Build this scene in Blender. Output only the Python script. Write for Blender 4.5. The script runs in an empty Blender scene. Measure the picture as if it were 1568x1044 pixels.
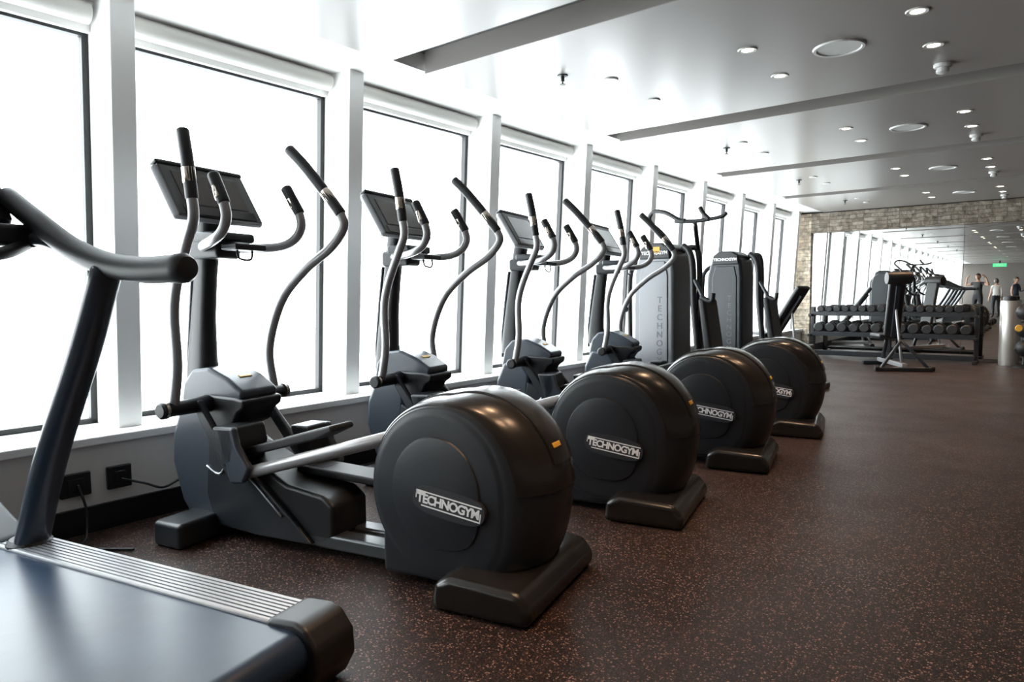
import bpy, bmesh, math, random
from mathutils import Vector, Matrix
random.seed(4)
scene=bpy.context.scene
COL=scene.collection
# ------------------------------------------------------------------ materials
def principled(name,color,rough=.5,metal=0,spec=.5,coat=0,emis=None,estr=0):
    m=bpy.data.materials.new(name); m.use_nodes=True
    b=m.node_tree.nodes['Principled BSDF']
    b.inputs['Base Color'].default_value=(*color,1); b.inputs['Roughness'].default_value=rough
    b.inputs['Metallic'].default_value=metal; b.inputs['Specular IOR Level'].default_value=spec
    b.inputs['Coat Weight'].default_value=coat
    if emis: b.inputs['Emission Color'].default_value=(*emis,1); b.inputs['Emission Strength'].default_value=estr
    return m
def addnoise(m,scale=60,bump=.1,var=.12,dist=.002,rvar=.08):
    nt=m.node_tree; b=nt.nodes['Principled BSDF']; N=nt.nodes; L=nt.links
    tc=N.new('ShaderNodeTexCoord'); n=N.new('ShaderNodeTexNoise'); n.inputs['Scale'].default_value=scale; n.inputs['Detail'].default_value=4
    L.new(tc.outputs['Object'],n.inputs['Vector'])
    bp=N.new('ShaderNodeBump'); bp.inputs['Strength'].default_value=bump; bp.inputs['Distance'].default_value=dist
    L.new(n.outputs['Fac'],bp.inputs['Height']); L.new(bp.outputs['Normal'],b.inputs['Normal'])
    c=b.inputs['Base Color'].default_value[:]
    r=N.new('ShaderNodeMapRange'); r.inputs['To Min'].default_value=1-var; r.inputs['To Max'].default_value=1+var
    L.new(n.outputs['Fac'],r.inputs['Value'])
    mx=N.new('ShaderNodeVectorMath'); mx.operation='SCALE'; mx.inputs[0].default_value=c[:3]
    L.new(r.outputs[0],mx.inputs['Scale']); L.new(mx.outputs[0],b.inputs['Base Color'])
    return m
M={}
M['white']=addnoise(principled('white_paint',(.92,.91,.89),.4),8,.03,.02)
M['lowwall']=addnoise(principled('lower_wall_paint',(.78,.75,.72),.6),10,.05,.05)
M['ceil']=addnoise(principled('ceiling_panel',(.26,.24,.225),.30,0,.75),3,.02,.02)
M['soffit']=addnoise(principled('soffit_paint',(.80,.79,.77),.35),4,.02,.02)
M['recess']=principled('ceiling_recess',(.18,.175,.17),.6)
M['black']=addnoise(principled('black_plastic',(.009,.009,.0105),.42),150,.08,.1)
M['rubber']=addnoise(principled('black_rubber',(.009,.009,.010),.5),200,.15,.1)
M['char']=addnoise(principled('charcoal_plastic',(.016,.0185,.0225),.36),220,.10,.06,.001)
M['char2']=addnoise(principled('charcoal_gloss_plastic',(.014,.0125,.0115),.24),60,.01,.06,.001)
M['grey']=addnoise(principled('grey_plastic',(.040,.048,.062),.28),150,.05,.06)
M['lgrey']=addnoise(principled('light_grey_plastic',(.36,.37,.39),.33),100,.03,.05)
M['silver']=addnoise(principled('silver_paint_tube',(.32,.315,.32),.28,.35),90,.02,.05)
M['rail']=addnoise(principled('dark_rail_metal',(.09,.095,.10),.28,.5),90,.02,.05)
M['alu']=addnoise(principled('brushed_aluminium',(.42,.44,.47),.3,.8),60,.03,.05)
M['chrome']=principled('chrome',(.75,.66,.58),.16,1)
M['screen']=principled('screen_glass',(.008,.008,.009),.08,0,.6)
M['screen2']=principled('screen_display',(.035,.028,.024),.12,0,.6)
M['yellow']=principled('yellow_label',(.62,.34,.03),.4)
M['whitelabel']=principled('white_lettering',(.85,.85,.85),.5)
M['badge']=principled('badge_plate',(.028,.030,.035),.4)
M['sock']=principled('socket_black',(.012,.012,.012),.35)
M['pad']=addnoise(principled('padded_vinyl',(.012,.012,.013),.45),80,.1,.1)
M['beltm']=addnoise(principled('treadmill_belt',(.015,.030,.060),.30,0,.26),4,.30,.5,.005)
M['blind']=addnoise(principled('roller_blind_fabric',(.66,.64,.60),.7),200,.1,.04)
M['fixture']=principled('fixture_white',(.6,.6,.58),.4)
M['lamp']=principled('lamp_face',(1,.9,.7),.5,emis=(1,.80,.55),estr=20)
M['green']=principled('exit_green',(.05,.5,.2),.5,emis=(.1,.9,.35),estr=.7)
M['mirror']=principled('mirror_silver',(.86,.87,.86),.0,1)
M['bin']=addnoise(principled('brushed_steel',(.62,.62,.60),.3,.6),60,.03,.05)
M['stack']=addnoise(principled('stack_shroud_grey',(.15,.155,.165),.32,.3),90,.03,.06)
M['stacktext']=principled('stack_lettering_grey',(.08,.083,.09),.4)
M['backwall']=addnoise(principled('back_wall_paint',(.16,.14,.125),.6),6,.05,.08)
M['skin']=addnoise(principled('skin',(.45,.26,.18),.5),40,.05,.08)
M['hair']=addnoise(principled('hair',(.03,.018,.012),.5),120,.3,.3)
M['tee_white']=addnoise(principled('tee_white',(.75,.75,.74),.8),40,.2,.05)
M['tee_dark']=addnoise(principled('tee_dark',(.05,.06,.09),.8),40,.2,.1)
M['tee_pink']=addnoise(principled('tee_black',(.03,.03,.03),.8),40,.2,.1)
M['pants']=addnoise(principled('trousers_dark',(.02,.02,.025),.8),40,.2,.1)
def floor_mat():
    m=bpy.data.materials.new('speckled_rubber_floor'); m.use_nodes=True; nt=m.node_tree; N=nt.nodes; L=nt.links; b=N['Principled BSDF']
    tc=N.new('ShaderNodeTexCoord')
    n1=N.new('ShaderNodeTexNoise'); n1.inputs['Scale'].default_value=1.2; n1.inputs['Detail'].default_value=5
    L.new(tc.outputs['Object'],n1.inputs['Vector'])
    base=N.new('ShaderNodeValToRGB'); base.color_ramp.elements[0].position=.3; base.color_ramp.elements[0].color=(.0095,.0072,.0068,1); base.color_ramp.elements[1].position=.75; base.color_ramp.elements[1].color=(.0155,.0105,.0094,1)
    L.new(n1.outputs['Fac'],base.inputs[0])
    prev=base.outputs[0]
    for sc,th,col in ((210,.70,(.120,.060,.045,1)),(135,.80,(.26,.155,.120,1)),(300,.70,(.065,.034,.027,1))):
        n0=N.new('ShaderNodeTexNoise'); n0.inputs['Scale'].default_value=sc*.6
        L.new(tc.outputs['Object'],n0.inputs['Vector'])
        v=N.new('ShaderNodeTexVoronoi'); v.inputs['Scale'].default_value=sc
        mixv=N.new('ShaderNodeMix'); mixv.data_type='VECTOR'; mixv.inputs[0].default_value=.010
        L.new(tc.outputs['Object'],mixv.inputs[4]); L.new(n0.outputs['Color'],mixv.inputs[5]); L.new(mixv.outputs[1],v.inputs['Vector'])
        sp=N.new('ShaderNodeSeparateColor'); L.new(v.outputs['Color'],sp.inputs[0])
        g=N.new('ShaderNodeMath'); g.operation='GREATER_THAN'; g.inputs[1].default_value=th; L.new(sp.outputs[0],g.inputs[0])
        l=N.new('ShaderNodeMath'); l.operation='LESS_THAN'; l.inputs[1].default_value=.42; L.new(v.outputs['Distance'],l.inputs[0])
        k=N.new('ShaderNodeMath'); k.operation='MULTIPLY'; L.new(g.outputs[0],k.inputs[0]); L.new(l.outputs[0],k.inputs[1])
        mx=N.new('ShaderNodeMix'); mx.data_type='RGBA'; L.new(k.outputs[0],mx.inputs[0]); L.new(prev,mx.inputs[6]); mx.inputs[7].default_value=col
        prev=mx.outputs[2]
    L.new(prev,b.inputs['Base Color'])
    n2=N.new('ShaderNodeTexNoise'); n2.inputs['Scale'].default_value=220; L.new(tc.outputs['Object'],n2.inputs['Vector'])
    bp=N.new('ShaderNodeBump'); bp.inputs['Strength'].default_value=.35; bp.inputs['Distance'].default_value=.002; L.new(n2.outputs['Fac'],bp.inputs['Height']); L.new(bp.outputs[0],b.inputs['Normal'])
    n3=N.new('ShaderNodeTexNoise'); n3.inputs['Scale'].default_value=2.5; n3.inputs['Detail'].default_value=6; L.new(tc.outputs['Object'],n3.inputs['Vector'])
    r=N.new('ShaderNodeMapRange'); r.inputs['To Min'].default_value=.34; r.inputs['To Max'].default_value=.54; L.new(n3.outputs['Fac'],r.inputs['Value']); L.new(r.outputs[0],b.inputs['Roughness'])
    b.inputs['Specular IOR Level'].default_value=.26
    return m
M['floor']=floor_mat()
def stone_mat(name,gain):
    m=bpy.data.materials.new(name); m.use_nodes=True; nt=m.node_tree; N=nt.nodes; L=nt.links; b=N['Principled BSDF']
    tc=N.new('ShaderNodeTexCoord'); mp=N.new('ShaderNodeMapping'); mp.inputs['Rotation'].default_value=(math.pi/2,0,0)
    nw=N.new('ShaderNodeTexNoise'); nw.inputs['Scale'].default_value=5; L.new(tc.outputs['Object'],nw.inputs['Vector'])
    wm=N.new('ShaderNodeMix'); wm.data_type='VECTOR'; wm.inputs[0].default_value=.05; L.new(tc.outputs['Object'],wm.inputs[4]); L.new(nw.outputs['Color'],wm.inputs[5])
    L.new(wm.outputs[1],mp.inputs['Vector'])
    br=N.new('ShaderNodeTexBrick'); br.inputs['Scale'].default_value=1; br.inputs['Brick Width'].default_value=.17; br.inputs['Row Height'].default_value=.06; br.inputs['Mortar Size'].default_value=.003
    br.squash=.6; br.squash_frequency=3; br.offset_frequency=3; br.offset=.37
    br.inputs['Color1'].default_value=(.84*gain,.74*gain,.60*gain,1); br.inputs['Color2'].default_value=(.50*gain,.41*gain,.31*gain,1); br.inputs['Mortar'].default_value=(.34*gain,.28*gain,.22*gain,1)
    L.new(mp.outputs[0],br.inputs['Vector'])
    n=N.new('ShaderNodeTexNoise'); n.inputs['Scale'].default_value=14; n.inputs['Detail'].default_value=8; L.new(tc.outputs['Object'],n.inputs['Vector'])
    mr=N.new('ShaderNodeMapRange'); mr.inputs['From Min'].default_value=.3; mr.inputs['From Max'].default_value=.7; mr.inputs['To Min'].default_value=.5; mr.inputs['To Max'].default_value=1.2; L.new(n.outputs['Fac'],mr.inputs['Value'])
    g=N.new('ShaderNodeVectorMath'); g.operation='SCALE'; L.new(mr.outputs[0],g.inputs['Scale']); L.new(br.outputs['Color'],g.inputs[0]); L.new(g.outputs[0],b.inputs['Base Color'])
    ad=N.new('ShaderNodeMath'); ad.operation='SUBTRACT'; L.new(n.outputs['Fac'],ad.inputs[0]); L.new(br.outputs['Fac'],ad.inputs[1])
    bp=N.new('ShaderNodeBump'); bp.inputs['Strength'].default_value=.9; bp.inputs['Distance'].default_value=.03; L.new(ad.outputs[0],bp.inputs['Height']); L.new(bp.outputs[0],b.inputs['Normal'])
    b.inputs['Roughness'].default_value=.85
    return m
M['stone']=stone_mat('split_face_stone',1.15); M['stone_dim']=stone_mat('split_face_stone_dim',.42)  # second is the same stone for the lintel, its low light put into the colour
def glass_mat():
    m=bpy.data.materials.new('window_glass'); m.use_nodes=True; nt=m.node_tree; N=nt.nodes; L=nt.links; N.clear()
    o=N.new('ShaderNodeOutputMaterial'); t=N.new('ShaderNodeBsdfTransparent'); t.inputs[0].default_value=(.97,.985,.98,1); g=N.new('ShaderNodeBsdfGlossy'); g.inputs['Roughness'].default_value=0.02
    mx=N.new('ShaderNodeMixShader'); mx.inputs[0].default_value=.04; L.new(t.outputs[0],mx.inputs[1]); L.new(g.outputs[0],mx.inputs[2]); L.new(mx.outputs[0],o.inputs[0]); return m
M['glass']=glass_mat()
# ------------------------------------------------------------------ mesh helpers
def empty(name,loc=(0,0,0),rz=0):
    e=bpy.data.objects.new(name,None); e.empty_display_size=.1; COL.objects.link(e); e.location=loc; e.rotation_euler=(0,0,rz); return e
def finish(name,bm,mat,parent=None,bevel=0,smooth=True,seg=3,angle=35,shear=None):
    if bevel>0:
        bmesh.ops.remove_doubles(bm,verts=bm.verts,dist=1e-6)
        es=[e for e in bm.edges if len(e.link_faces)==2 and e.calc_face_angle(0)>math.radians(28)]
        bmesh.ops.bevel(bm,geom=es,offset=bevel,segments=seg,profile=.5,affect='EDGES',clamp_overlap=True)
    bmesh.ops.recalc_face_normals(bm,faces=bm.faces)
    if shear:
        for v in bm.verts: v.co=shear(v.co)
    me=bpy.data.meshes.new(name); bm.to_mesh(me); bm.free()
    if smooth:
        me.polygons.foreach_set('use_smooth',[True]*len(me.polygons)); me.set_sharp_from_angle(angle=math.radians(angle))
    me.materials.append(mat if not isinstance(mat,str) else M[mat])
    o=bpy.data.objects.new(name,me); COL.objects.link(o)
    if bevel>0:
        wn=o.modifiers.new('weighted_normal','WEIGHTED_NORMAL'); wn.keep_sharp=True; wn.weight=80
    if parent: o.parent=parent
    return o
def bm_box(bm,x0,x1,y0,y1,z0,z1,mtx=None):
    vs=[bm.verts.new((x,y,z)) for x in(x0,x1) for y in(y0,y1) for z in(z0,z1)]
    if mtx:
        for v in vs: v.co=mtx@v.co
    for f in((0,1,3,2),(4,6,7,5),(0,4,5,1),(2,3,7,6),(0,2,6,4),(1,5,7,3)): bm.faces.new([vs[i] for i in f])
def box(name,parent,d,mat,bevel=.008,shear=None,mtx=None,seg=3):
    bm=bmesh.new(); bm_box(bm,*d,mtx=mtx); return finish(name,bm,mat,parent,bevel,smooth=bevel>0,shear=shear,seg=seg)
def prism(name,parent,prof,v0,v1,mat,bevel=.012,taper=1.0,seg=3,axis='v'):
    bm=bmesh.new(); n=len(prof)
    cu=sum(p[0] for p in prof)/n; cz=sum(p[1] for p in prof)/n
    A=[bm.verts.new((u,v0,z)) for u,z in prof]; B=[bm.verts.new((cu+(u-cu)*taper,v1,cz+(z-cz)*taper)) for u,z in prof]
    bm.faces.new(A); bm.faces.new(B[::-1])
    for i in range(n): bm.faces.new([A[i],B[i],B[(i+1)%n],A[(i+1)%n]])
    return finish(name,bm,mat,parent,bevel,seg=seg)
def smoothpath(pts,n=6):
    P=[Vector(p) for p in pts]
    if len(P)<3: return P
    out=[]
    for i in range(len(P)-1):
        p0=P[i-1] if i>0 else P[i]*2-P[i+1]; p1=P[i]; p2=P[i+1]; p3=P[i+2] if i+2<len(P) else P[i+1]*2-P[i]
        for k in range(n):
            t=k/n; out.append(.5*((2*p1)+(-p0+p2)*t+(2*p0-5*p1+4*p2-p3)*t*t+(-p0+3*p1-3*p2+p3)*t**3))
    out.append(P[-1]); return out
def bm_tube(bm,pts,r,seg=14,sm=6,flat=1.0,caps=True):
    path=smoothpath(pts,sm) if sm else [Vector(p) for p in pts]
    n=len(path); rr=[r]*n if not isinstance(r,(list,tuple)) else [r[0]+(r[-1]-r[0])*i/(n-1) if len(r)==2 else r[min(len(r)-1,int(i/(n-1)*(len(r)-1)+.5))] for i in range(n)]
    t0=(path[1]-path[0]).normalized(); t1=(path[-1]-path[-2]).normalized()
    if caps:
        r0,r1=rr[0],rr[-1]
        path=[path[0]-t0*r0*.28,path[0]-t0*r0*.2]+path+[path[-1]+t1*r1*.2,path[-1]+t1*r1*.28]; rr=[r0*.6,r0*.88]+rr+[r1*.88,r1*.6]; n=len(path)
    up=Vector((0,0,1)) if abs(t0.z)<.9 else Vector((0,1,0))
    N=(up-t0*up.dot(t0)).normalized(); rings=[]
    for i in range(n):
        t=(path[min(i+1,n-1)]-path[max(i-1,0)]).normalized(); N=(N-t*N.dot(t)).normalized(); Bn=t.cross(N)
        rings.append([bm.verts.new(path[i]+(N*math.cos(a)+Bn*math.sin(a)*flat)*rr[i]) for a in [2*math.pi*k/seg for k in range(seg)]])
    for i in range(n-1):
        for k in range(seg): bm.faces.new([rings[i][k],rings[i][(k+1)%seg],rings[i+1][(k+1)%seg],rings[i+1][k]])
    bm.faces.new(rings[0][::-1]); bm.faces.new(rings[-1])
def tube(name,parent,pts,r,mat,seg=14,sm=6,flat=1.0):
    bm=bmesh.new(); bm_tube(bm,pts,r,seg,sm,flat); return finish(name,bm,mat,parent,0,angle=50)
def bm_lathe(bm,prof,c,axis='y',seg=48):
    c=Vector(c); rings=[]
    for r,h in prof:
        ring=[]
        for k in range(seg):
            a=2*math.pi*k/seg; ca,sa=math.cos(a)*max(r,1e-4),math.sin(a)*max(r,1e-4)
            p={'y':Vector((ca,h,sa)),'z':Vector((ca,sa,h)),'x':Vector((h,ca,sa))}[axis]
            ring.append(bm.verts.new(c+p))
        rings.append(ring)
    for i in range(len(rings)-1):
        for k in range(seg): bm.faces.new([rings[i][k],rings[i][(k+1)%seg],rings[i+1][(k+1)%seg],rings[i+1][k]])
    bm.faces.new(rings[0][::-1]); bm.faces.new(rings[-1])
def lathe(name,parent,prof,c,mat,axis='y',seg=48,angle=35):
    bm=bmesh.new(); bm_lathe(bm,prof,c,axis,seg); return finish(name,bm,mat,parent,0,angle=angle)
def text(name,parent,body,size,loc,rot,mat,ext=.001,off=.0,spacing=1.0):
    c=bpy.data.curves.new(name,'FONT'); c.body=body; c.size=size; c.extrude=ext; c.offset=off; c.align_x='CENTER'; c.align_y='CENTER'; c.space_character=spacing
    c.materials.append(M[mat]); o=bpy.data.objects.new(name,c); COL.objects.link(o); o.parent=parent; o.location=loc; o.rotation_euler=rot; return o
# ------------------------------------------------------------------ room shell
X0,X1,Y0,Y1=-3.52,5.5,-16.3,13.0
box('floor',None,(-3.9,X1,Y0,Y1,-.12,0),'floor',0)
box('ceiling',None,(-4.1,X1,Y0,Y1,2.64,2.75),'recess',0)
cp=empty('ceiling_panel_grid'); PER=2.49
pk=[(3.13+PER*k,3.13+PER*k+2.19) for k in range(-8,4)]
for i,(a,b) in enumerate(pk):
    a=max(a,Y0+.02); b=min(b,Y1-.02)
    box('panel_%d'%i,cp,(-3.16,X1-.02,a,b,2.50,2.64),'ceil',.004)
box('soffit',cp,(-4.0,-3.19,Y0,Y1,2.53,2.64),'soffit',.004)
box('wall_far',None,(-4.1,X1,Y1,Y1+.2,0,2.64),'backwall',0)
sw=empty('trim_1')
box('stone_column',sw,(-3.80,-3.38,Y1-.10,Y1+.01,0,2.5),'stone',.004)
box('stone_lintel',sw,(-3.38,X1,Y1-.10,Y1+.01,2.16,2.5),'stone_dim',.004)
mir=empty('wall_mirror')
for i,(a,b) in enumerate([(-3.375,-1.10),(-1.095,1.2),(1.205,3.55)]): box('mirror_panel_%d'%i,mir,(a,b,Y1-.03,Y1-.012,.04,2.155),'mirror',0)
box('wall_right',None,(X1,X1+.2,Y0,Y1,0,2.64),'backwall',0)
box('wall_back',None,(-4.1,X1,Y0-.2,Y0,0,2.64),'backwall',0)
LEAN=.058
def sh(co): return Vector((co.x+(co.z-1.4)*LEAN,co.y,co.z))
box('wall_left',None,(-3.9,X0,Y0,Y1,.12,.41),'lowwall',0)
box('baseboard_left',None,(-3.9,X0+.015,Y0,Y1,0,.125),'black',.004)
box('window_sill',None,(-3.95,X0+.03,Y0,Y1,.41,.452),'white',.008)
ww=empty('wall_window_side')
bm=bmesh.new(); bm_box(bm,-3.92,-3.80,Y0,Y1,2.40,2.64); finish('header',bm,'white',ww,0,smooth=False,shear=sh)
PP=1.40; posts=[]
for k in range(-13,9):
    y0=1.42+PP*k
    if y0<Y0 or y0>Y1-.2: continue
    posts.append(y0)
for i,y0 in enumerate(posts):
    box('post_%d'%i,ww,(-3.92,-3.575,y0,y0+.115,.45,2.56),'white',.006,shear=sh)
starts=[Y0]+[y+.115 for y in posts]; ends=posts+[Y1]
for i,(a,b) in enumerate(zip(starts,ends)):
    if b-a<.15: continue
    w=empty('window_%d'%(i+1))
    box('glass',w,(-3.856,-3.850,a,b,.46,2.41),'glass',0,shear=sh)
    bm=bmesh.new(); t=.03
    for d in((a,a+t,.45,2.42),(b-t,b,.45,2.42),(a,b,.45,.45+t),(a,b,2.385,2.42)): bm_box(bm,-3.87,-3.83,*d)
    finish('gasket',bm,'rubber',w,0,smooth=False,shear=sh)
    bl=empty('roller_blind')
    lathe('roll',bl,[(.02,a+.02),(.052,a+.02),(.052,b-.02),(.02,b-.02)],(-3.70,0,2.475),'blind','y',24)
    box('hem_bar',bl,(-3.76,-3.745,a+.03,b-.03,2.405,2.43),'white',.003)
    box('cassette',bl,(-3.80,-3.69,a+.0,b-.0,2.515,2.55),'white',.004)
    ld=bpy.data.lights.new('sky_portal','AREA'); ld.shape='RECTANGLE'; ld.size=b-a; ld.size_y=1.95; ld.cycles.is_portal=True
    lo=bpy.data.objects.new('sky_portal',ld); COL.objects.link(lo); lo.location=(-3.95,(a+b)/2,1.43); lo.rotation_euler=(math.pi/2,0,-math.pi/2); lo.parent=w
for i,(a,b) in enumerate([(1.11,1.24),(1.31,1.42)]):
    s=empty('wall_socket'); box('plate',s,(X0-.002,X0+.02,a,b,.185,.295),'sock',.006)
    box('insert',s,(X0+.018,X0+.026,a+.03,b-.03,.21,.27),'black',.004)
cb=empty('power_cable'); tube('cord',cb,[(X0+.03,1.37,.23),(-3.44,1.45,.2),(-3.40,1.52,.17),(-3.38,1.60,.2)],.006,'rubber',8)
cb=empty('power_cable'); tube('cord',cb,[(X0+.03,1.18,.24),(-3.46,1.20,.12),(-3.42,1.18,.015),(-3.30,1.12,.008),(-3.1,1.25,.008)],.006,'rubber',8)
# ------------------------------------------------------------------ ceiling fixtures
def downlight(x,y,power=14):
    e=empty('recessed_downlight',(x,y,2.5))
    lathe('trim_ring',e,[(.034,.0),(.034,-.004),(.05,-.006),(.055,0)],(0,0,0),'fixture','z',24)
    lathe('lamp',e,[(.001,-.001),(.033,-.001),(.033,.0)],(0,0,-.002),'lamp','z',20)
    if power:
        l=bpy.data.lights.new('spot','SPOT'); l.energy=power; l.color=(1,.62,.36); l.spot_size=math.radians(80); l.spot_blend=.7; l.shadow_soft_size=.03
        o=bpy.data.objects.new('spot',l); COL.objects.link(o); o.parent=e; o.location=(0,0,-.02)
def vent(x,y):
    e=empty('ceiling_speaker',(x,y,2.5)); lathe('grille',e,[(.001,-.004),(.115,-.004),(.12,-.010),(.135,-.010),(.14,0)],(0,0,0),'fixture','z',40)
def sprinkler(x,y):
    e=empty('ceiling_sprinkler_head',(x,y,2.5)); lathe('rose',e,[(.001,0),(.035,0),(.033,-.006),(.012,-.010),(.010,-.03),(.014,-.032),(.012,-.036),(.004,-.038),(.004,-.055),(.018,-.056),(.018,-.059),(.001,-.06)],(0,0,0),'black','z',20)
def smoke(x,y):
    e=empty('ceiling_smoke_detector',(x,y,2.5)); lathe('body',e,[(.001,0),(.05,0),(.05,-.012),(.046,-.02),(.03,-.024),(.03,-.034),(.036,-.036),(.034,-.05),(.02,-.058),(.001,-.058)],(0,0,0),'fixture','z',24)
def disc(x,y):
    e=empty('ceiling_cover_disc',(x,y,2.5)); lathe('cover',e,[(.001,-.008),(.042,-.008),(.046,-.004),(.046,0)],(0,0,0),'fixture','z',24)
for k in range(-7,4):
    y=4.31+2.42*k if k>=0 else 4.31+PER*k
    if k<-2:
        for dx in(-.57,-1.42): downlight(dx,y,18 if (dx<-1 and k%2) else 0)
        continue
    for dx in(-.57,-1.42):
        for dy in(-.30,.30): downlight(dx,y+dy,48)
    vent(-1.0,y); sprinkler(-2.5,y-.6 if k<=0 else y-.2); smoke(-.57,y+.72)
    disc(-2.3,y-.33); disc(-2.3,y+.28)
# ------------------------------------------------------------------ elliptical trainer
PHI=math.radians(12)
def make_elliptical():
    P=empty('elliptical_trainer')
    prism('rear_foot',P,[(.08,0),(.46,0),(.47,.06),(.42,.120),(.16,.130),(.09,.10)],-.34,.30,'char2',.03)
    box('rear_foot_pad',P,(.11,.43,-.31,.27,0,.02),'rubber',.004)
    box('front_foot',P,(-1.38,-1.20,-.34,.33,.0,.115),'char',.022)
    for s in(-1,1): box('link_rail_%d'%(s+2),P,(-.75,-.12,s*.07-.045,s*.07+.045,.035,.095),'rail',.012)
    box('link_cover',P,(-.75,-.12,-.07,.07,.03,.078),'black',.006)
    CX,CZ=.035,.380
    def outl(t):
        c,s=math.cos(t),math.sin(t); n=2.0
        if c>0 and s<0: n=2+1.3*min(1,4*c*-s)
        r=(abs(c)**n+abs(s)**n)**(-1/n)
        return .283*c*r,.313*s*r
    def bulge(t):
        c,s=math.cos(t),math.sin(t)
        return .026+.125*max(0,c)**1.1*(1.0 if s>-.6 else max(0,1-(-.6-s)*2.0))-(.010*max(0,-s))
    HW=.214
    def surf(t,v,ex=0):
        ou,oz=outl(t); L_=math.hypot(ou,oz); g=max(0,1-(abs(v)/HW)**2.4)**.62; k=(L_+bulge(t)*g+ex)/L_
        return Vector((CX+ou*k,v,max(.03,CZ+oz*k)))
    seg=112; bm=bmesh.new(); rows=[]
    face=[(.02,-.238),(.35,-.236),(.62,-.231),(.655,-.229),(.668,-.222),(.90,-.220),(.955,-.218),(.985,-.214)]
    for sc,v in face: rows.append([Vector((CX+outl(2*math.pi*k/seg)[0]*sc,v,CZ+outl(2*math.pi*k/seg)[1]*sc)) for k in range(seg)])
    vs=[-HW,-.211,-.205,-.195,-.182,-.165,-.14,-.11,-.07,-.035,0,.035,.07,.11,.14,.165,.182,.195,.205,.211,HW]
    for v in vs: rows.append([surf(2*math.pi*k/seg,v) for k in range(seg)])
    for sc,v in face[::-1]: rows.append([Vector((CX+outl(2*math.pi*k/seg)[0]*sc,-v,CZ+outl(2*math.pi*k/seg)[1]*sc)) for k in range(seg)])
    R_=[[bm.verts.new(p) for p in r] for r in rows]
    for i in range(len(R_)-1):
        for k in range(seg): bm.faces.new([R_[i][k],R_[i][(k+1)%seg],R_[i+1][(k+1)%seg],R_[i+1][k]])
    bm.faces.new(R_[0][::-1]); bm.faces.new(R_[-1]); finish('drum_housing',bm,'char',P,0,angle=32)
    def shell(name,a0,a1,hw,ex,mat,n=44):
        bm=bmesh.new(); R2=[]
        vv=[hw*x for x in(-1,-.995,-.97,-.9,-.75,-.5,-.25,0,.25,.5,.75,.9,.97,.995,1)]; exx=[-.01]+[ex*.6]+[ex]*11+[ex*.6]+[-.01]
        for i in range(n+1):
            t=math.radians(a0+(a1-a0)*i/n); R2.append([surf(t,v,e_) for v,e_ in zip(vv,exx)])
        R2=[[p+(Vector((CX,p.y,CZ))-p)*.05 for p in R2[0]]]+R2+[[p+(Vector((CX,p.y,CZ))-p)*.05 for p in R2[-1]]]
        R2=[[bm.verts.new(p) for p in r] for r in R2]
        for i in range(len(R2)-1):
            for j in range(len(vv)-1): bm.faces.new([R2[i][j],R2[i+1][j],R2[i+1][j+1],R2[i][j+1]])
        finish(name,bm,mat,P,0,angle=38)
    shell('drum_top_cover',152,3,.2045,.007,'char2'); shell('drum_cover_band',128,14,.085,.013,'char2')
    t=math.radians(22); p=surf(t,-.03,.0135); pn=(surf(t+.02,0,.012)-surf(t-.02,0,.012)).normalized(); nr=Vector((pn.z,0,-pn.x)); 
    if nr.x<0: nr=-nr
    mt=Matrix.Translation(p)@Matrix((( -pn.x,0,nr.x,0),(0,1,0,0),(-pn.z,0,nr.z,0),(0,0,0,1)))
    bm=bmesh.new(); bm_box(bm,-.010,.010,-.032,.032,-.004,.0015,mt); finish('yellow_label',bm,'yellow',P,.003)
    prism('drum_skirt',P,[(-.23,.03),(.31,.03),(.31,.14),(.1,.25),(-.15,.30),(-.23,.22)],-.19,.19,'char',.02)
    for s in(-1,1):
        q=empty('badge_%d'%(s+2)); q.parent=P; q.location=(.100,s*.2365,.347); q.rotation_euler=(math.pi/2,0,0 if s<0 else math.pi); q.scale=(.92,.95,1)
        q.rotation_euler.rotate_axis('Z',math.radians(-8))
        bm=bmesh.new(); n=40; pv=[]
        for k in range(n):
            t=2*math.pi*k/n; x=.165*math.copysign(abs(math.cos(t))**.55,math.cos(t)); y=.056*math.copysign(abs(math.sin(t))**.8,math.sin(t)); pv.append((x,y))
        A=[bm.verts.new((x,y,-.016)) for x,y in pv]; B=[bm.verts.new((x,y,.003)) for x,y in pv]
        bm.faces.new(A[::-1]); bm.faces.new(B)
        for i in range(n): bm.faces.new([A[i],A[(i+1)%n],B[(i+1)%n],B[i]])
        finish('badge_plate',bm,'badge',q,0)
        text('badge_lettering',q,'TECHNOGYM',.049,(0,-.001,.0035),(0,0,0),'whitelabel',.0008,.0016,.90)
        bm=bmesh.new()
        for d in((-.105,.150,.025,.030),(-.150,-.105,.014,.030),(-.150,-.145,-.003,.030),(-.12,.150,-.030,-.025),(.145,.150,-.030,.006)): bm_box(bm,d[0],d[1],d[2],d[3],.002,.0045)
        finish('badge_outline',bm,'whitelabel',q,0,smooth=False)
    prism('front_shell',P,[(-1.44,.60),(-1.50,.46),(-1.51,.32),(-1.45,.14),(-1.38,.05),(-1.12,.05),(-1.16,.22),(-1.23,.40),(-1.22,.52),(-1.28,.60)],-.135,.135,'grey',.03)
    prism('lower_body',P,[(-1.36,.06),(-.60,.04),(-.54,.08),(-.54,.22),(-.60,.26),(-.80,.285),(-1.0,.38),(-1.22,.46),(-1.35,.40)],-.115,.115,'black',.02)
    for i,(a,b) in enumerate(((-.142,-.10),(.10,.142))): prism('side_blade_%d'%i,P,[(-1.24,.46),(-1.19,.44),(-.98,.33),(-.74,.14),(-.64,.05),(-.95,.045),(-1.22,.06),(-1.27,.2)],a,b,'char',.01)
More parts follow.
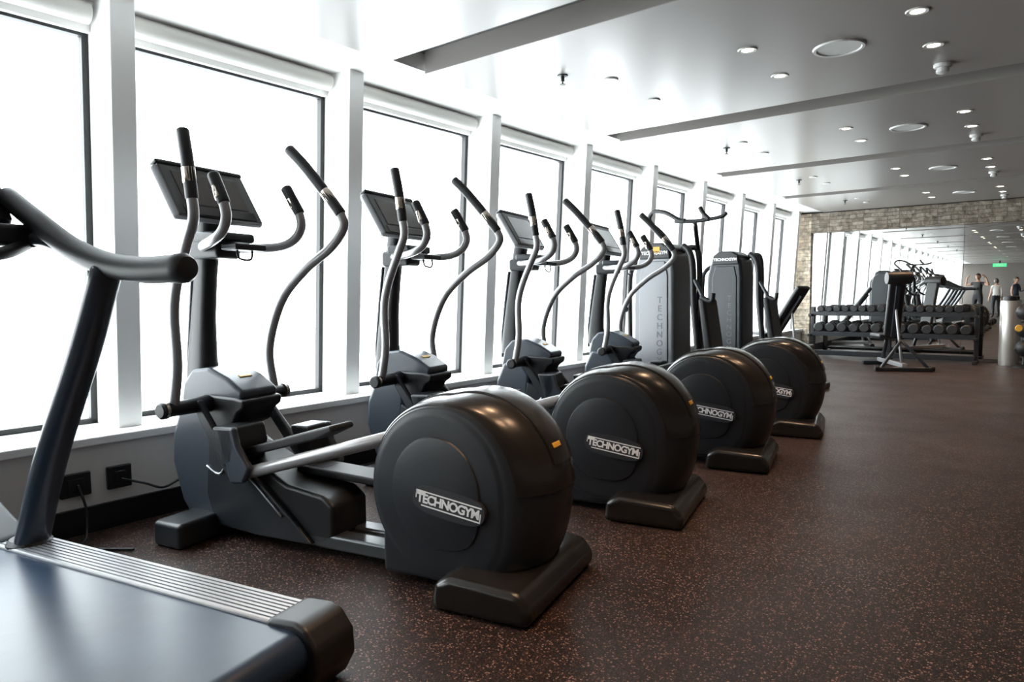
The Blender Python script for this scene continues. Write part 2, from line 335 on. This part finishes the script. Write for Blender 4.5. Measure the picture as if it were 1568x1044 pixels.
    for i,y in enumerate((-.146,.146)): tube('blade_trim_%d'%i,P,[(-1.25,y,.33),(-1.17,y,.30),(-1.10,y,.36),(-.98,y,.30),(-.80,y,.155)],.0055,'alu',8,4)
    prism('head_cowl',P,[(-1.47,.56),(-1.44,.70),(-1.38,.765),(-1.27,.78),(-1.15,.735),(-1.05,.675),(-1.06,.635),(-1.10,.61),(-1.14,.59),(-1.2,.52),(-1.35,.50)],-.11,.11,'grey',.032)
    prism('head_insert',P,[(-1.30,.655),(-1.10,.65),(-1.035,.64),(-1.04,.60),(-1.08,.575),(-1.11,.52),(-1.25,.47)],-.118,.118,'black',.015)
    bm=bmesh.new(); mt=Matrix.Translation((-1.15,0,.735))@Matrix.Rotation(math.radians(24),4,'Y'); bm_box(bm,-.010,.010,-.035,.035,-.006,.003,mt); finish('cowl_label',bm,'yellow',P,.002)
    bm=bmesh.new(); rings=[]
    for cu,z,w,d in((-1.425,.66,.066,.080),(-1.43,.80,.052,.066),(-1.415,1.0,.044,.056),(-1.39,1.2,.043,.050),(-1.365,1.36,.050,.045),(-1.345,1.46,.06,.045)):
        ring=[]
        for k in range(24):
            t=2*math.pi*k/24; ring.append(bm.verts.new((cu+d*math.copysign(abs(math.cos(t))**.6,math.cos(t)),w*math.copysign(abs(math.sin(t))**.6,math.sin(t)),z)))
        rings.append(ring)
    for i in range(len(rings)-1):
        for k in range(24): bm.faces.new([rings[i][k],rings[i][(k+1)%24],rings[i+1][(k+1)%24],rings[i+1][k]])
    bm.faces.new(rings[0][::-1]); bm.faces.new(rings[-1]); finish('column',bm,'black',P,0,angle=50)
    prism('column_front_strip',P,[(-1.505,.62),(-1.505,.80),(-1.478,1.05),(-1.445,1.28),(-1.43,1.28),(-1.465,1.0),(-1.49,.80)],-.035,.035,'grey',.006)
    k=empty('console'); k.parent=P; k.location=(-1.325,0,1.58); k.rotation_euler=(0,math.radians(58.5),0)
    bm=bmesh.new(); bm_box(bm,-.145,.145,-.252,.252,-.045,.0); finish('shell',bm,'lgrey',k,.022)
    box('bezel',k,(-.137,.137,-.234,.234,-.01,.006),'black',.004)
    box('display',k,(-.105,.075,-.18,.18,.004,.0085),'screen2',.001)
    box('key_strip',k,(.085,.13,-.20,.20,.004,.009),'screen',.001)
    box('top_lip',k,(-.16,-.135,-.24,.24,-.035,.014),'black',.010)
    prism('rear_hump',k,[(-.10,-.03),(.11,-.03),(.10,-.09),(-.02,-.085)],-.12,.12,'char',.02)
    box('tray',P,(-1.34,-1.18,-.12,.12,1.355,1.40),'char',.015)
    box('neck_block',P,(-1.42,-1.22,-.07,.07,1.28,1.37),'black',.02)
    box('phone_shelf',P,(-1.20,-1.10,-.07,.11,1.315,1.345),'black',.008)
    tube('cable_hook',P,[(-1.14,-.03,1.33),(-1.13,-.03,1.28),(-1.12,.03,1.275),(-1.13,.05,1.33)],.005,'black',8)
    for s in(-1,1):
        tube('fixed_handle_%d'%(s+2),P,[(-1.34,s*.05,1.335),(-1.22,s*.14,1.335),(-1.10,s*.20,1.345),(-1.02,s*.215,1.38),(-.985,s*.22,1.44),(-1.0,s*.22,1.51)],.022,'silver')
        tube('fixed_grip_%d'%(s+2),P,[(-.995,s*.22,1.50),(-1.03,s*.215,1.56),(-1.065,s*.21,1.62)],.026,'rubber')
        tube('pulse_sensor_%d'%(s+2),P,[(-1.012,s*.22,1.52),(-1.037,s*.214,1.568)],.0268,'chrome',12,2)
        lathe('pivot_boss_%d'%(s+2),P,[(.03,s*.10),(.040,s*.125),(.036,s*.16),(.034,s*.18),(.032,s*.33),(.036,s*.335),(.036,s*.36),(.028,s*.368)],(-1.26,0,.615),'black')
        lathe('pivot_ring_%d'%(s+2),P,[(.0375,s*.338),(.0375,s*.352)],(-1.26,0,.615),'chrome')
    near=[(-1.255,-.30,.63),(-1.225,-.30,.81),(-1.225,-.305,1.03),(-1.19,-.31,1.17),(-1.12,-.31,1.33),(-1.08,-.305,1.43),(-1.09,-.30,1.52)]
    neart=[(-1.09,-.30,1.515),(-1.115,-.295,1.66),(-1.15,-.285,1.80)]
    far=[(-1.275,.30,.63),(-1.30,.30,.84),(-1.21,.305,1.08),(-1.05,.31,1.235),(-.89,.31,1.335),(-.80,.305,1.43),(-.815,.30,1.50)]
    fart=[(-.812,.30,1.495),(-.88,.295,1.58),(-1.01,.285,1.73),(-1.10,.275,1.82)]
    tube('lever_1',P,near,.0225,'silver',16,8); tube('lever_2',P,far,.0225,'silver',16,8)
    tube('lever_grip_1',P,neart,.0265,'rubber',16); tube('lever_grip_2',P,fart,.0265,'rubber',16)
    tube('grip_sensor_1',P,[(-1.102,-.2985,1.58),(-1.112,-.296,1.64)],.0275,'chrome',14,2)
    tube('grip_sensor_2',P,[(-.86,.298,1.555),(-.90,.294,1.605)],.0275,'chrome',14,2)
    prism('drop_link_1',P,[(-1.29,.64),(-1.23,.64),(-1.02,.36),(-.98,.30),(-1.03,.28),(-1.08,.33)],-.20,-.165,'char',.01)
    prism('drop_link_2',P,[(-1.29,.64),(-1.23,.64),(-.95,.34),(-.86,.27),(-.92,.25),(-1.0,.31)],.165,.20,'char',.01)
    tube('pedal_arm_1',P,[(-.98,-.175,.33),(-.10,-.175,.585)],.027,'silver',16,0)
    tube('pedal_arm_2',P,[(-.88,.175,.26),(-.14,.175,.33)],.027,'silver',16,0)
    prism('pedal_bracket_1',P,[(-1.10,.535),(-.99,.54),(-.97,.46),(-.90,.37),(-.94,.30),(-1.02,.29),(-1.05,.38)],-.225,-.19,'grey',.014)
    prism('pedal_toe_1',P,[(-1.12,.535),(-1.00,.54),(-.98,.46),(-1.0,.38),(-1.06,.36)],-.225,-.03,'char',.014)
    prism('pedal_plate_1',P,[(-1.06,.42),(-1.04,.385),(-.60,.505),(-.50,.55),(-.51,.575),(-.62,.545)],-.155,-.01,'rubber',.010)
    prism('pedal_bracket_2',P,[(-.97,.50),(-.84,.505),(-.82,.42),(-.76,.33),(-.80,.26),(-.90,.25),(-.93,.34)],.195,.235,'grey',.014)
    prism('pedal_toe_2',P,[(-.97,.50),(-.85,.505),(-.84,.42),(-.86,.34),(-.91,.33)],.085,.235,'char',.014)
    prism('pedal_plate_2',P,[(-.88,.34),(-.86,.30),(-.40,.285),(-.30,.315),(-.31,.345),(-.42,.32)],.02,.165,'rubber',.010)
    for j in range(6): box('pedal_rib_%d'%j,P,(-.80+.07*j,-.79+.07*j,.03,.15,.315-.004*j,.338-.004*j),'rubber',.001)
    return P
def dup(src,name,loc,rz):
    def rec(o,par):
        n=o.copy(); COL.objects.link(n); n.parent=par
        for c in list(o.children): rec(c,n)
        return n
    kids=[c for c in src.children]
    n=src.copy(); n.name=name; COL.objects.link(n); n.location=loc; n.rotation_euler=(0,0,rz)
    for c in kids: rec(c,n)
    return n
el=make_elliptical(); el.location=(-1.82,1.95,0); el.rotation_euler=(0,0,PHI)
for dx,y in((0,3.13),(.0,4.37),(.0,5.61)): dup(el,'elliptical_trainer',(-1.82+dx,y,0),PHI)
# ------------------------------------------------------------------ treadmill
def make_treadmill():
    P=empty('treadmill')
    box('deck_frame',P,(-1.72,-.06,-.80,.0,.06,.155),'black',.015)
    for s,(a,b) in enumerate([(-.135,.01),(-.81,-.665)]):
        box('side_rail_%d'%s,P,(-1.70,-.10,a,b,.15,.198),'lgrey',.008)
        for j in range(7):
            yy=a+.015+j*.0175
            box('rail_rib_%d_%d'%(s,j),P,(-1.69,-.115,yy,yy+.004,.196,.2005),'grey',.001)
        prism('rear_cap_%d'%s,P,[(-.16,.03),(-.05,.0),(.03,.015),(.065,.08),(.06,.15),(.02,.20),(-.02,.212),(-.115,.205),(-.16,.15)],a-.005,b+.012,'black',.014)
    bm=bmesh.new(); prof=[(-1.70,.188)]+[(-.03+.062*math.sin(t),.126+.062*math.cos(t)) for t in [math.pi*i/10 for i in range(11)]]+[(-1.70,.064)]
    A=[bm.verts.new((u,-.665,z)) for u,z in prof]; B=[bm.verts.new((u,-.135,z)) for u,z in prof]
    for i in range(len(prof)-1): bm.faces.new([A[i],B[i],B[i+1],A[i+1]])
    o=finish('belt',bm,'beltm',P,0,angle=60); o.modifiers.new('weighted_normal','WEIGHTED_NORMAL')
    text('belt_lettering',P,'////',.16,(-1.38,-.28,.1885),(0,0,math.pi/2),'whitelabel',.0003)
    box('rear_crossbar',P,(-.10,.0,-.68,-.12,.02,.07),'black',.01)
    prism('motor_hood',P,[(-1.86,.02),(-1.87,.20),(-1.80,.30),(-1.68,.31),(-1.50,.215),(-1.46,.19),(-1.5,.10),(-1.55,.02)],-.80,.0,'char',.03)
    for s,y in enumerate((-.06,-.74)):
        tube('upright_%d'%s,P,[(-1.40,y,.16),(-1.24,y,.52),(-1.02,y,.90),(-.87,y,1.19)],[.062,.052],'grey',20,6,.7)
        lathe('upright_foot_%d'%s,P,[(.075,.15),(.075,.20),(.062,.215)],(-1.40,y,0),'black','z',24)
        tube('hand_rail_%d'%s,P,[(-1.42,y,1.47),(-1.26,y,1.38),(-1.06,y,1.275),(-.88,y,1.215),(-.70,y,1.19),(-.50,y,1.19)],[.036,.044],'rubber',20)
        lathe('rail_end_%d'%s,P,[(.001,0),(.035,-.004),(.046,-.02),(.046,-.05)],(-.475,y,1.19),'black','x',24)
        tube('support_arm_%d'%s,P,[(-1.50,y,1.33),(-1.25,y,1.31),(-1.05,y,1.255),(-.86,y,1.20)],.024,'grey',14)
    tube('cross_bar',P,[(-1.30,-.74,1.30),(-1.22,-.60,1.25),(-1.20,-.40,1.24),(-1.22,-.20,1.25),(-1.30,-.06,1.30)],.022,'rubber',14)
    box('console_arm',P,(-1.52,-1.26,-.76,-.04,1.28,1.36),'char',.02)
    k=empty('console'); k.parent=P; k.location=(-1.46,-.40,1.54); k.rotation_euler=(0,math.radians(62),0)
    box('shell',k,(-.19,.19,-.34,.34,-.045,0),'char',.025); box('bezel',k,(-.18,.18,-.33,.33,-.01,.006),'black',.004); box('display',k,(-.14,.10,-.22,.22,.004,.009),'screen2',.001)
    return P
tm=make_treadmill(); tm.location=(-1.60,1.18,0); tm.rotation_euler=(0,0,PHI)
for y in(-.04,-1.26): dup(tm,'treadmill',(-1.60,y,0),PHI)
# ------------------------------------------------------------------ weight stack machines
def stack_machine(loc,rz,shroud,overhead):
    P=empty('weight_stack_machine',loc,rz)
    prism('shroud',P,[(-.24,.06),(.21,.06),(.20,1.30),(.18,1.50),(.10,1.56),(-.08,1.55),(-.19,1.46),(-.23,1.30)],0,.42,shroud,.035)
    prism('shroud_face',P,[(-.17,.12),(.15,.12),(.14,1.28),(.11,1.42),(-.12,1.42),(-.16,1.28)],-.012,.02,shroud,.01)
    prism('top_cap',P,[(-.17,1.44),(.17,1.44),(.155,1.55),(.08,1.60),(-.08,1.60),(-.155,1.55)],-.016,.40,'black',.02)
    text('cap_lettering',P,'TECHNOGYM',.045,(0,-.019,1.50),(math.pi/2,0,0),'whitelabel',.001,.0012)
    text('face_lettering',P,'\n'.join('TECHNOGYM'),.085,(.06,-.0135,.70),(math.pi/2,0,0),'stacktext',.001,.001)
    box('base_plate',P,(-.32,.40,-.10,.52,0,.07),'black',.02)
    box('base_beam',P,(.20,1.05,.10,.22,.02,.09),'char',.015)
    box('base_foot',P,(.98,1.08,-.16,.48,0,.07),'black',.02)
    tube('side_frame_1',P,[(-.29,.06,.06),(-.295,.05,.70),(-.30,.05,1.22),(-.27,.08,1.38),(-.16,.16,1.46)],.026,'black',14)
    tube('side_frame_2',P,[(.26,.08,1.56),(.33,.06,1.50),(.37,.05,1.36),(.385,.05,1.0),(.43,.05,.55),(.44,.05,.07)],.032,'black',14)
    tube('side_frame_3',P,[(.10,.30,1.50),(.24,.32,1.56),(.31,.34,1.45),(.32,.34,.8),(.33,.34,.07)],.028,'black',14)
    tube('press_arm',P,[(.38,.05,1.25),(.46,0,1.14),(.52,-.04,1.05)],.02,'char',12)
    tube('press_grip',P,[(.50,-.05,1.07),(.60,-.06,1.03),(.62,-.06,1.10)],.022,'rubber',12)
    box('seat_pad',P,(.62,.94,.0,.36,.44,.51),'pad',.03)
    box('seat_post',P,(.74,.82,.13,.21,.08,.45),'silver',.01)
    prism('back_pad',P,[(.50,.55),(.58,.55),(.50,1.05),(.43,1.05)],.02,.34,'pad',.025)
    lathe('adjust_knob',P,[(.001,-.06),(.03,-.06),(.035,-.03),(.015,-.02),(.012,0)],(-.31,.0,.95),'rubber')
    if overhead:
        tube('overhead_arm_1',P,[(.16,.14,1.50),(.05,.08,1.68),(-.08,.04,1.82),(-.02,.0,1.90),(.12,-.02,1.88),(.26,-.02,1.80),(.32,-.02,1.79)],.022,'black',14)
        tube('overhead_bar',P,[(.22,-.02,1.79),(.45,-.02,1.78),(.66,-.02,1.80),(.72,-.02,1.83)],.018,'black',12)
        tube('overhead_grip',P,[(.47,-.03,1.90),(.50,-.03,1.85),(.56,-.03,1.79)],.02,'rubber',12)
        tube('overhead_arm_2',P,[(.30,.34,1.52),(.32,.25,1.66),(.36,.12,1.76),(.40,.0,1.78)],.022,'black',12)
        box('yellow_label',P,(-.05,.06,-.020,-.014,1.50,1.56),'yellow',.002)
    return P
stack_machine((-3.06,6.15,0),0,'stack',True)
stack_machine((-3.04,7.95,0),0,'char',False)
# ------------------------------------------------------------------ dumbbell rack and dumbbells
rk=empty('dumbbell_rack')
for z,yy in((.74,12.45),(.40,12.36),(.08,12.30)):
    bm=bmesh.new()
    for d in((-.0,.05),(.18,.23)):
        bm_box(bm,-3.20,-.86,yy+d[0],yy+d[1],z,z+.035)
    finish('tier_%d'%int(z*100),bm,'black',rk,.004)
    box('tier_lip_%d'%int(z*100),rk,(-3.20,-.86,yy-.02,yy-.005,z-.03,z+.045),'char',.003)
for i,x in enumerate((-3.22,-2.04,-.86)):
    prism('rack_upright_%d'%i,rk,[(x-.03,0),(x+.03,0),(x+.03,.86),(x-.03,.86)],12.50,12.60,'black',.008)
    box('rack_foot_%d'%i,rk,(x-.03,x+.03,12.22,12.75,0,.05),'black',.008)
    box('rack_arm_%d'%i,rk,(x-.025,x+.025,12.30,12.66,.70,.74),'black',.005)
    box('rack_arm_low_%d'%i,rk,(x-.025,x+.025,12.28,12.62,.36,.40),'black',.005)
db=empty('dumbbells'); bm=bmesh.new(); bm2=bmesh.new()
for z,yy,r0 in((.79,12.56,.062),(.46,12.47,.080)):
    x=-3.08; 
    while x<-.98:
        r=r0*random.uniform(.92,1.08)
        for s in(-1,1): bm_lathe(bm,[(r*.75,s*.055),(r,s*.07),(r,s*.125),(r*.8,s*.14)],(x,yy,z+r*.95-.02),'y',10)
        bm_tube(bm2,[(x,yy-.06,z+r*.95-.02),(x,yy+.06,z+r*.95-.02)],.014,8,0)
        x+=r*2+.012
finish('heads',bm,'rubber',db,0); finish('handles',bm2,'chrome',db,0)
# ------------------------------------------------------------------ benches
def bench(loc,rz,back_ang,hw=.14):
    P=empty('adjustable_bench',loc,rz)
    box('rear_foot',P,(-.36,.36,-.03,.05,.0,.06),'char',.015)
    for s in(-1,1): lathe('wheel_%d'%(s+2),P,[(.001,s*.33),(.04,s*.33),(.045,s*.35),(.04,s*.38),(.001,s*.38)],(0,.01,.045),'rubber','x',20)
    box('front_foot',P,(-.24,.24,.95,1.03,.0,.06),'char',.015)
    box('spine',P,(-.035,.035,.0,1.0,.05,.11),'silver',.01)
    bm=bmesh.new(); bm_tube(bm,[(-.30,.0,.05),(-.05,.12,.36),(0,.2,.42)],.022,12,4); bm_tube(bm,[(.30,.0,.05),(.05,.12,.36),(0,.2,.42)],.022,12,4); finish('a_frame',bm,'char',P,0)
    tube('seat_strut',P,[(0,.85,.10),(0,.72,.40)],.028,'char',12,0)
    box('seat_pad',P,(-.16,.16,.55,.98,.42,.49),'pad',.028)
    a=math.radians(back_ang); mt=Matrix.Translation((0,.50,.46))@Matrix.Rotation(-a,4,'X')
    box('back_pad',P,(-hw,hw,-.88,.0,-.01,.06),'pad',.028,mtx=mt)
    box('back_rail',P,(-.03,.03,-.75,.0,-.05,-.01),'char',.006,mtx=mt)
    tube('back_strut',P,[(0,.12,.12),(0,.50-.5*math.cos(a),.46+.5*math.sin(a)-.05)],.018,'silver',10,0)
    return P
b1=bench((-1.55,10.75,0),math.radians(28),78,.11)
lathe('head_roll',b1,[(.03,-.17),(.085,-.16),(.09,-.10),(.09,.10),(.085,.16),(.03,.17)],(0,.31,1.30),'pad','x',24)
bench((-2.85,10.6,0),math.radians(70),55)
# ------------------------------------------------------------------ bin / ball stand by the mirror
bn=empty('towel_bin',(-.46,12.5,0))
lathe('body',bn,[(.001,0),(.115,0),(.12,.02),(.12,.93),(.11,.96),(.001,.96)],(0,0,0),'bin','z',36)
lathe('lid',bn,[(.09,.96),(.085,1.02),(.06,1.03),(.001,1.03)],(0,0,0),'black','z',36)
bp=empty('medicine_ball_stand',(-.26,12.2,0))
lathe('base',bp,[(.001,0),(.15,0),(.15,.03),(.03,.05),(.025,.10),(.025,.95),(.001,.95)],(0,0,0),'black','z',24)
for i,z in enumerate((.28,.55,.80)):
    lathe('ball_%d'%i,bp,[(.12*math.sin(math.pi*t/12)+.0005,-.12*math.cos(math.pi*t/12)) for t in range(13)],(0,0,z),'rubber','z',24,angle=80)
lathe('disc',bp,[(.001,-.025),(.04,-.025),(.045,-.02),(.05,0)],(-.07,-.09,.57),'yellow','y',24)
ex=empty('exit_sign'); box('panel',ex,(-2.12,-1.60,-12.5,-12.46,2.22,2.38),'green',.005); box('hanger',ex,(-1.88,-1.82,-12.49,-12.47,2.37,2.64),'black',.002)
text('sign_lettering',ex,'EXIT',.14,(-1.86,-12.455,2.30),(math.pi/2,0,math.pi),'whitelabel',.001)
# ------------------------------------------------------------------ people
def person(loc,rz,shirt,armpose,h=1.7,hairlong=False):
    P=empty('person',loc,rz); s=h/1.7
    V=[];E=[];R=[]
    def a(p,r,par=None):
        V.append(Vector(p)*s); R.append(r*s if not isinstance(r,tuple) else (r[0]*s,r[1]*s))
        if par is not None: E.append((par,len(V)-1))
        return len(V)-1
    pel=a((0,0,.95),(.15,.10)); wa=a((0,0,1.08),(.125,.09),pel); ch=a((0,.0,1.27),(.155,.105),wa); nb=a((0,0,1.40),(.09,.07),ch); nk=a((0,.01,1.47),.048,nb); hd=a((0,.02,1.54),.055,nk)
    for sd in(-1,1):
        hip=a((sd*.095,0,.86),.085,pel); kn=a((sd*.105,.02,.48),.056,hip); cf=a((sd*.105,-.01,.34),.052,kn); an=a((sd*.11,-.01,.09),.036,cf); to=a((sd*.12,.15,.035),.033,an)
        sh_=a((sd*.175,0,1.37),.055,nb)
        el_,wr,hn=armpose[0 if sd<0 else 1]
        f=lambda p:(p[0]*sd,p[1],p[2])
        e=a(f(el_),.038,sh_); w=a(f(wr),.026,e); d=(Vector(f(hn))-Vector(f(wr))).normalized()
        pm=a(Vector(f(wr))+d*.06,(.035,.018),w)
        side=d.cross(Vector((1,.2,.1))).normalized()
        for j in range(4):
            o=side*(j-1.5)*.019; L=(.07,.08,.075,.058)[j]
            k1=a(Vector(f(wr))+d*.10+o,.009,pm); k2=a(Vector(f(wr))+d*(.10+L*.5)+o+Vector((-sd*.008,0,0)),.008,k1); a(Vector(f(wr))+d*(.10+L)+o+Vector((-sd*.025,0,0)),.007,k2)
        t1=a(Vector(f(wr))+d*.05+side*.04,.010,pm); a(Vector(f(wr))+d*.085+side*.055,.008,t1)
    me=bpy.data.meshes.new('tmp'); me.from_pydata(V,E,[]); o=bpy.data.objects.new('tmp',me); COL.objects.link(o)
    m=o.modifiers.new('s','SKIN'); 
    for i,sv in enumerate(me.skin_vertices[0].data):
        r=R[i]; sv.radius=r if isinstance(r,tuple) else (r,r); sv.use_root=(i==0)
    sb=o.modifiers.new('ss','SUBSURF'); sb.levels=2; sb.render_levels=2
    dg=bpy.context.evaluated_depsgraph_get(); nm=bpy.data.meshes.new_from_object(o.evaluated_get(dg)); bpy.data.objects.remove(o)
    nm.name='body'; nm.materials.clear()
    for k in('skin',shirt,'pants','black'): nm.materials.append(M[k])
    for p in nm.polygons:
        c=p.center/s; p.use_smooth=True
        if c.z<.075: p.material_index=3
        elif c.z<.98 and abs(c.x)<.20 : p.material_index=2
        elif c.z<1.42 and abs(c.x)<.215: p.material_index=1
        else: p.material_index=0
    b=bpy.data.objects.new('body',nm); COL.objects.link(b); b.parent=P
    bm=bmesh.new(); bmesh.ops.create_uvsphere(bm,u_segments=24,v_segments=18,radius=1)
    for v in bm.verts:
        x,y,z=v.co; jaw=1-.22*max(0,-z); v.co=Vector((x*.076*jaw,y*.092*(1-.1*max(0,-z))+.0,z*.118))
        if y>.85 and -.25<z<.15 and abs(x)<.25: v.co.y+=.018*(1-abs(x)*3)
        if y>.8 and .1<z<.3 and .2<abs(x)<.5: v.co.y-=.006
        if y>.8 and -.55<z<-.4 and abs(x)<.35: v.co.y+=.004
        v.co=(v.co+Vector((0,.03,1.595)))*s
    finish('head',bm,'skin',P,0,angle=180)
    bm=bmesh.new()
    for sd in(-1,1):
        bm_lathe(bm,[(.001,-.005),(.008,-.003),(.008,.003),(.001,.005)],(sd*.028*s,.118*s,1.61*s),'y',10)
    finish('eyes',bm,'hair',P,0)
    bm=bmesh.new()
    for sd in(-1,1): bm_lathe(bm,[(.003,-.008),(.026,-.004),(.028,.004),(.01,.008)],(sd*.078*s,.025*s,1.595*s),'x',12)
    finish('ears',bm,'skin',P,0,angle=180)
    bm=bmesh.new(); bmesh.ops.create_uvsphere(bm,u_segments=24,v_segments=18,radius=1)
    bmesh.ops.delete(bm,geom=[v for v in bm.verts if (v.co.z<.25 and v.co.y>.1) or v.co.z<(-.9 if hairlong else -.45)],context='VERTS')
    for v in bm.verts: v.co=(Vector((v.co.x*.085,v.co.y*.101-.006,v.co.z*.127))+Vector((0,.028,1.60)))*s
    finish('hair',bm,'hair',P,0,angle=180)
    return P
down=((.22,-.02,1.10),(.25,.06,.87),(.255,.10,.78))
up=((.36,.06,1.30),(.30,.14,1.55),(.24,.16,1.62))
person((-2.0,-3.1,0),math.radians(20),'tee_pink',(up,up),1.72)
person((-1.75,-8.6,0),math.radians(150),'tee_white',(down,down),1.62,True)
person((-1.10,-8.2,0),math.radians(-60),'tee_dark',(down,((.24,.05,1.12),(.22,.26,1.18),(.2,.34,1.2))),1.66)
# ------------------------------------------------------------------ world
w=bpy.data.worlds.new('hazy_sky'); scene.world=w; w.use_nodes=True; nt=w.node_tree; N=nt.nodes; L=nt.links; bg=N['Background']
tc=N.new('ShaderNodeTexCoord'); sp=N.new('ShaderNodeSeparateXYZ'); L.new(tc.outputs['Generated'],sp.inputs[0])
cr=N.new('ShaderNodeValToRGB'); cr.color_ramp.elements[0].position=0; cr.color_ramp.elements[0].color=(.62,.70,.78,1); cr.color_ramp.elements[1].position=1; cr.color_ramp.elements[1].color=(.84,.93,1,1)
e=cr.color_ramp.elements.new(.5); e.color=(.95,.98,1,1)
mr=N.new('ShaderNodeMapRange'); mr.inputs['From Min'].default_value=-1; L.new(sp.outputs['Z'],mr.inputs['Value']); L.new(mr.outputs[0],cr.inputs[0]); L.new(cr.outputs[0],bg.inputs['Color'])
bg.inputs['Strength'].default_value=11.5
# ------------------------------------------------------------------ camera
cam=bpy.data.cameras.new('camera'); co=bpy.data.objects.new('camera',cam); COL.objects.link(co)
cam.lens=1042/1568*36; cam.sensor_width=36; cam.clip_start=.05
R=Matrix.Rotation(math.radians(38.3),4,'Z')@Matrix.Rotation(math.pi/2-math.radians(3.85),4,'X')@Matrix.Rotation(math.radians(-.45),4,'Z')
co.matrix_world=Matrix.Translation((0,0,1.1))@R
scene.camera=co
scene.view_settings.view_transform='Standard'
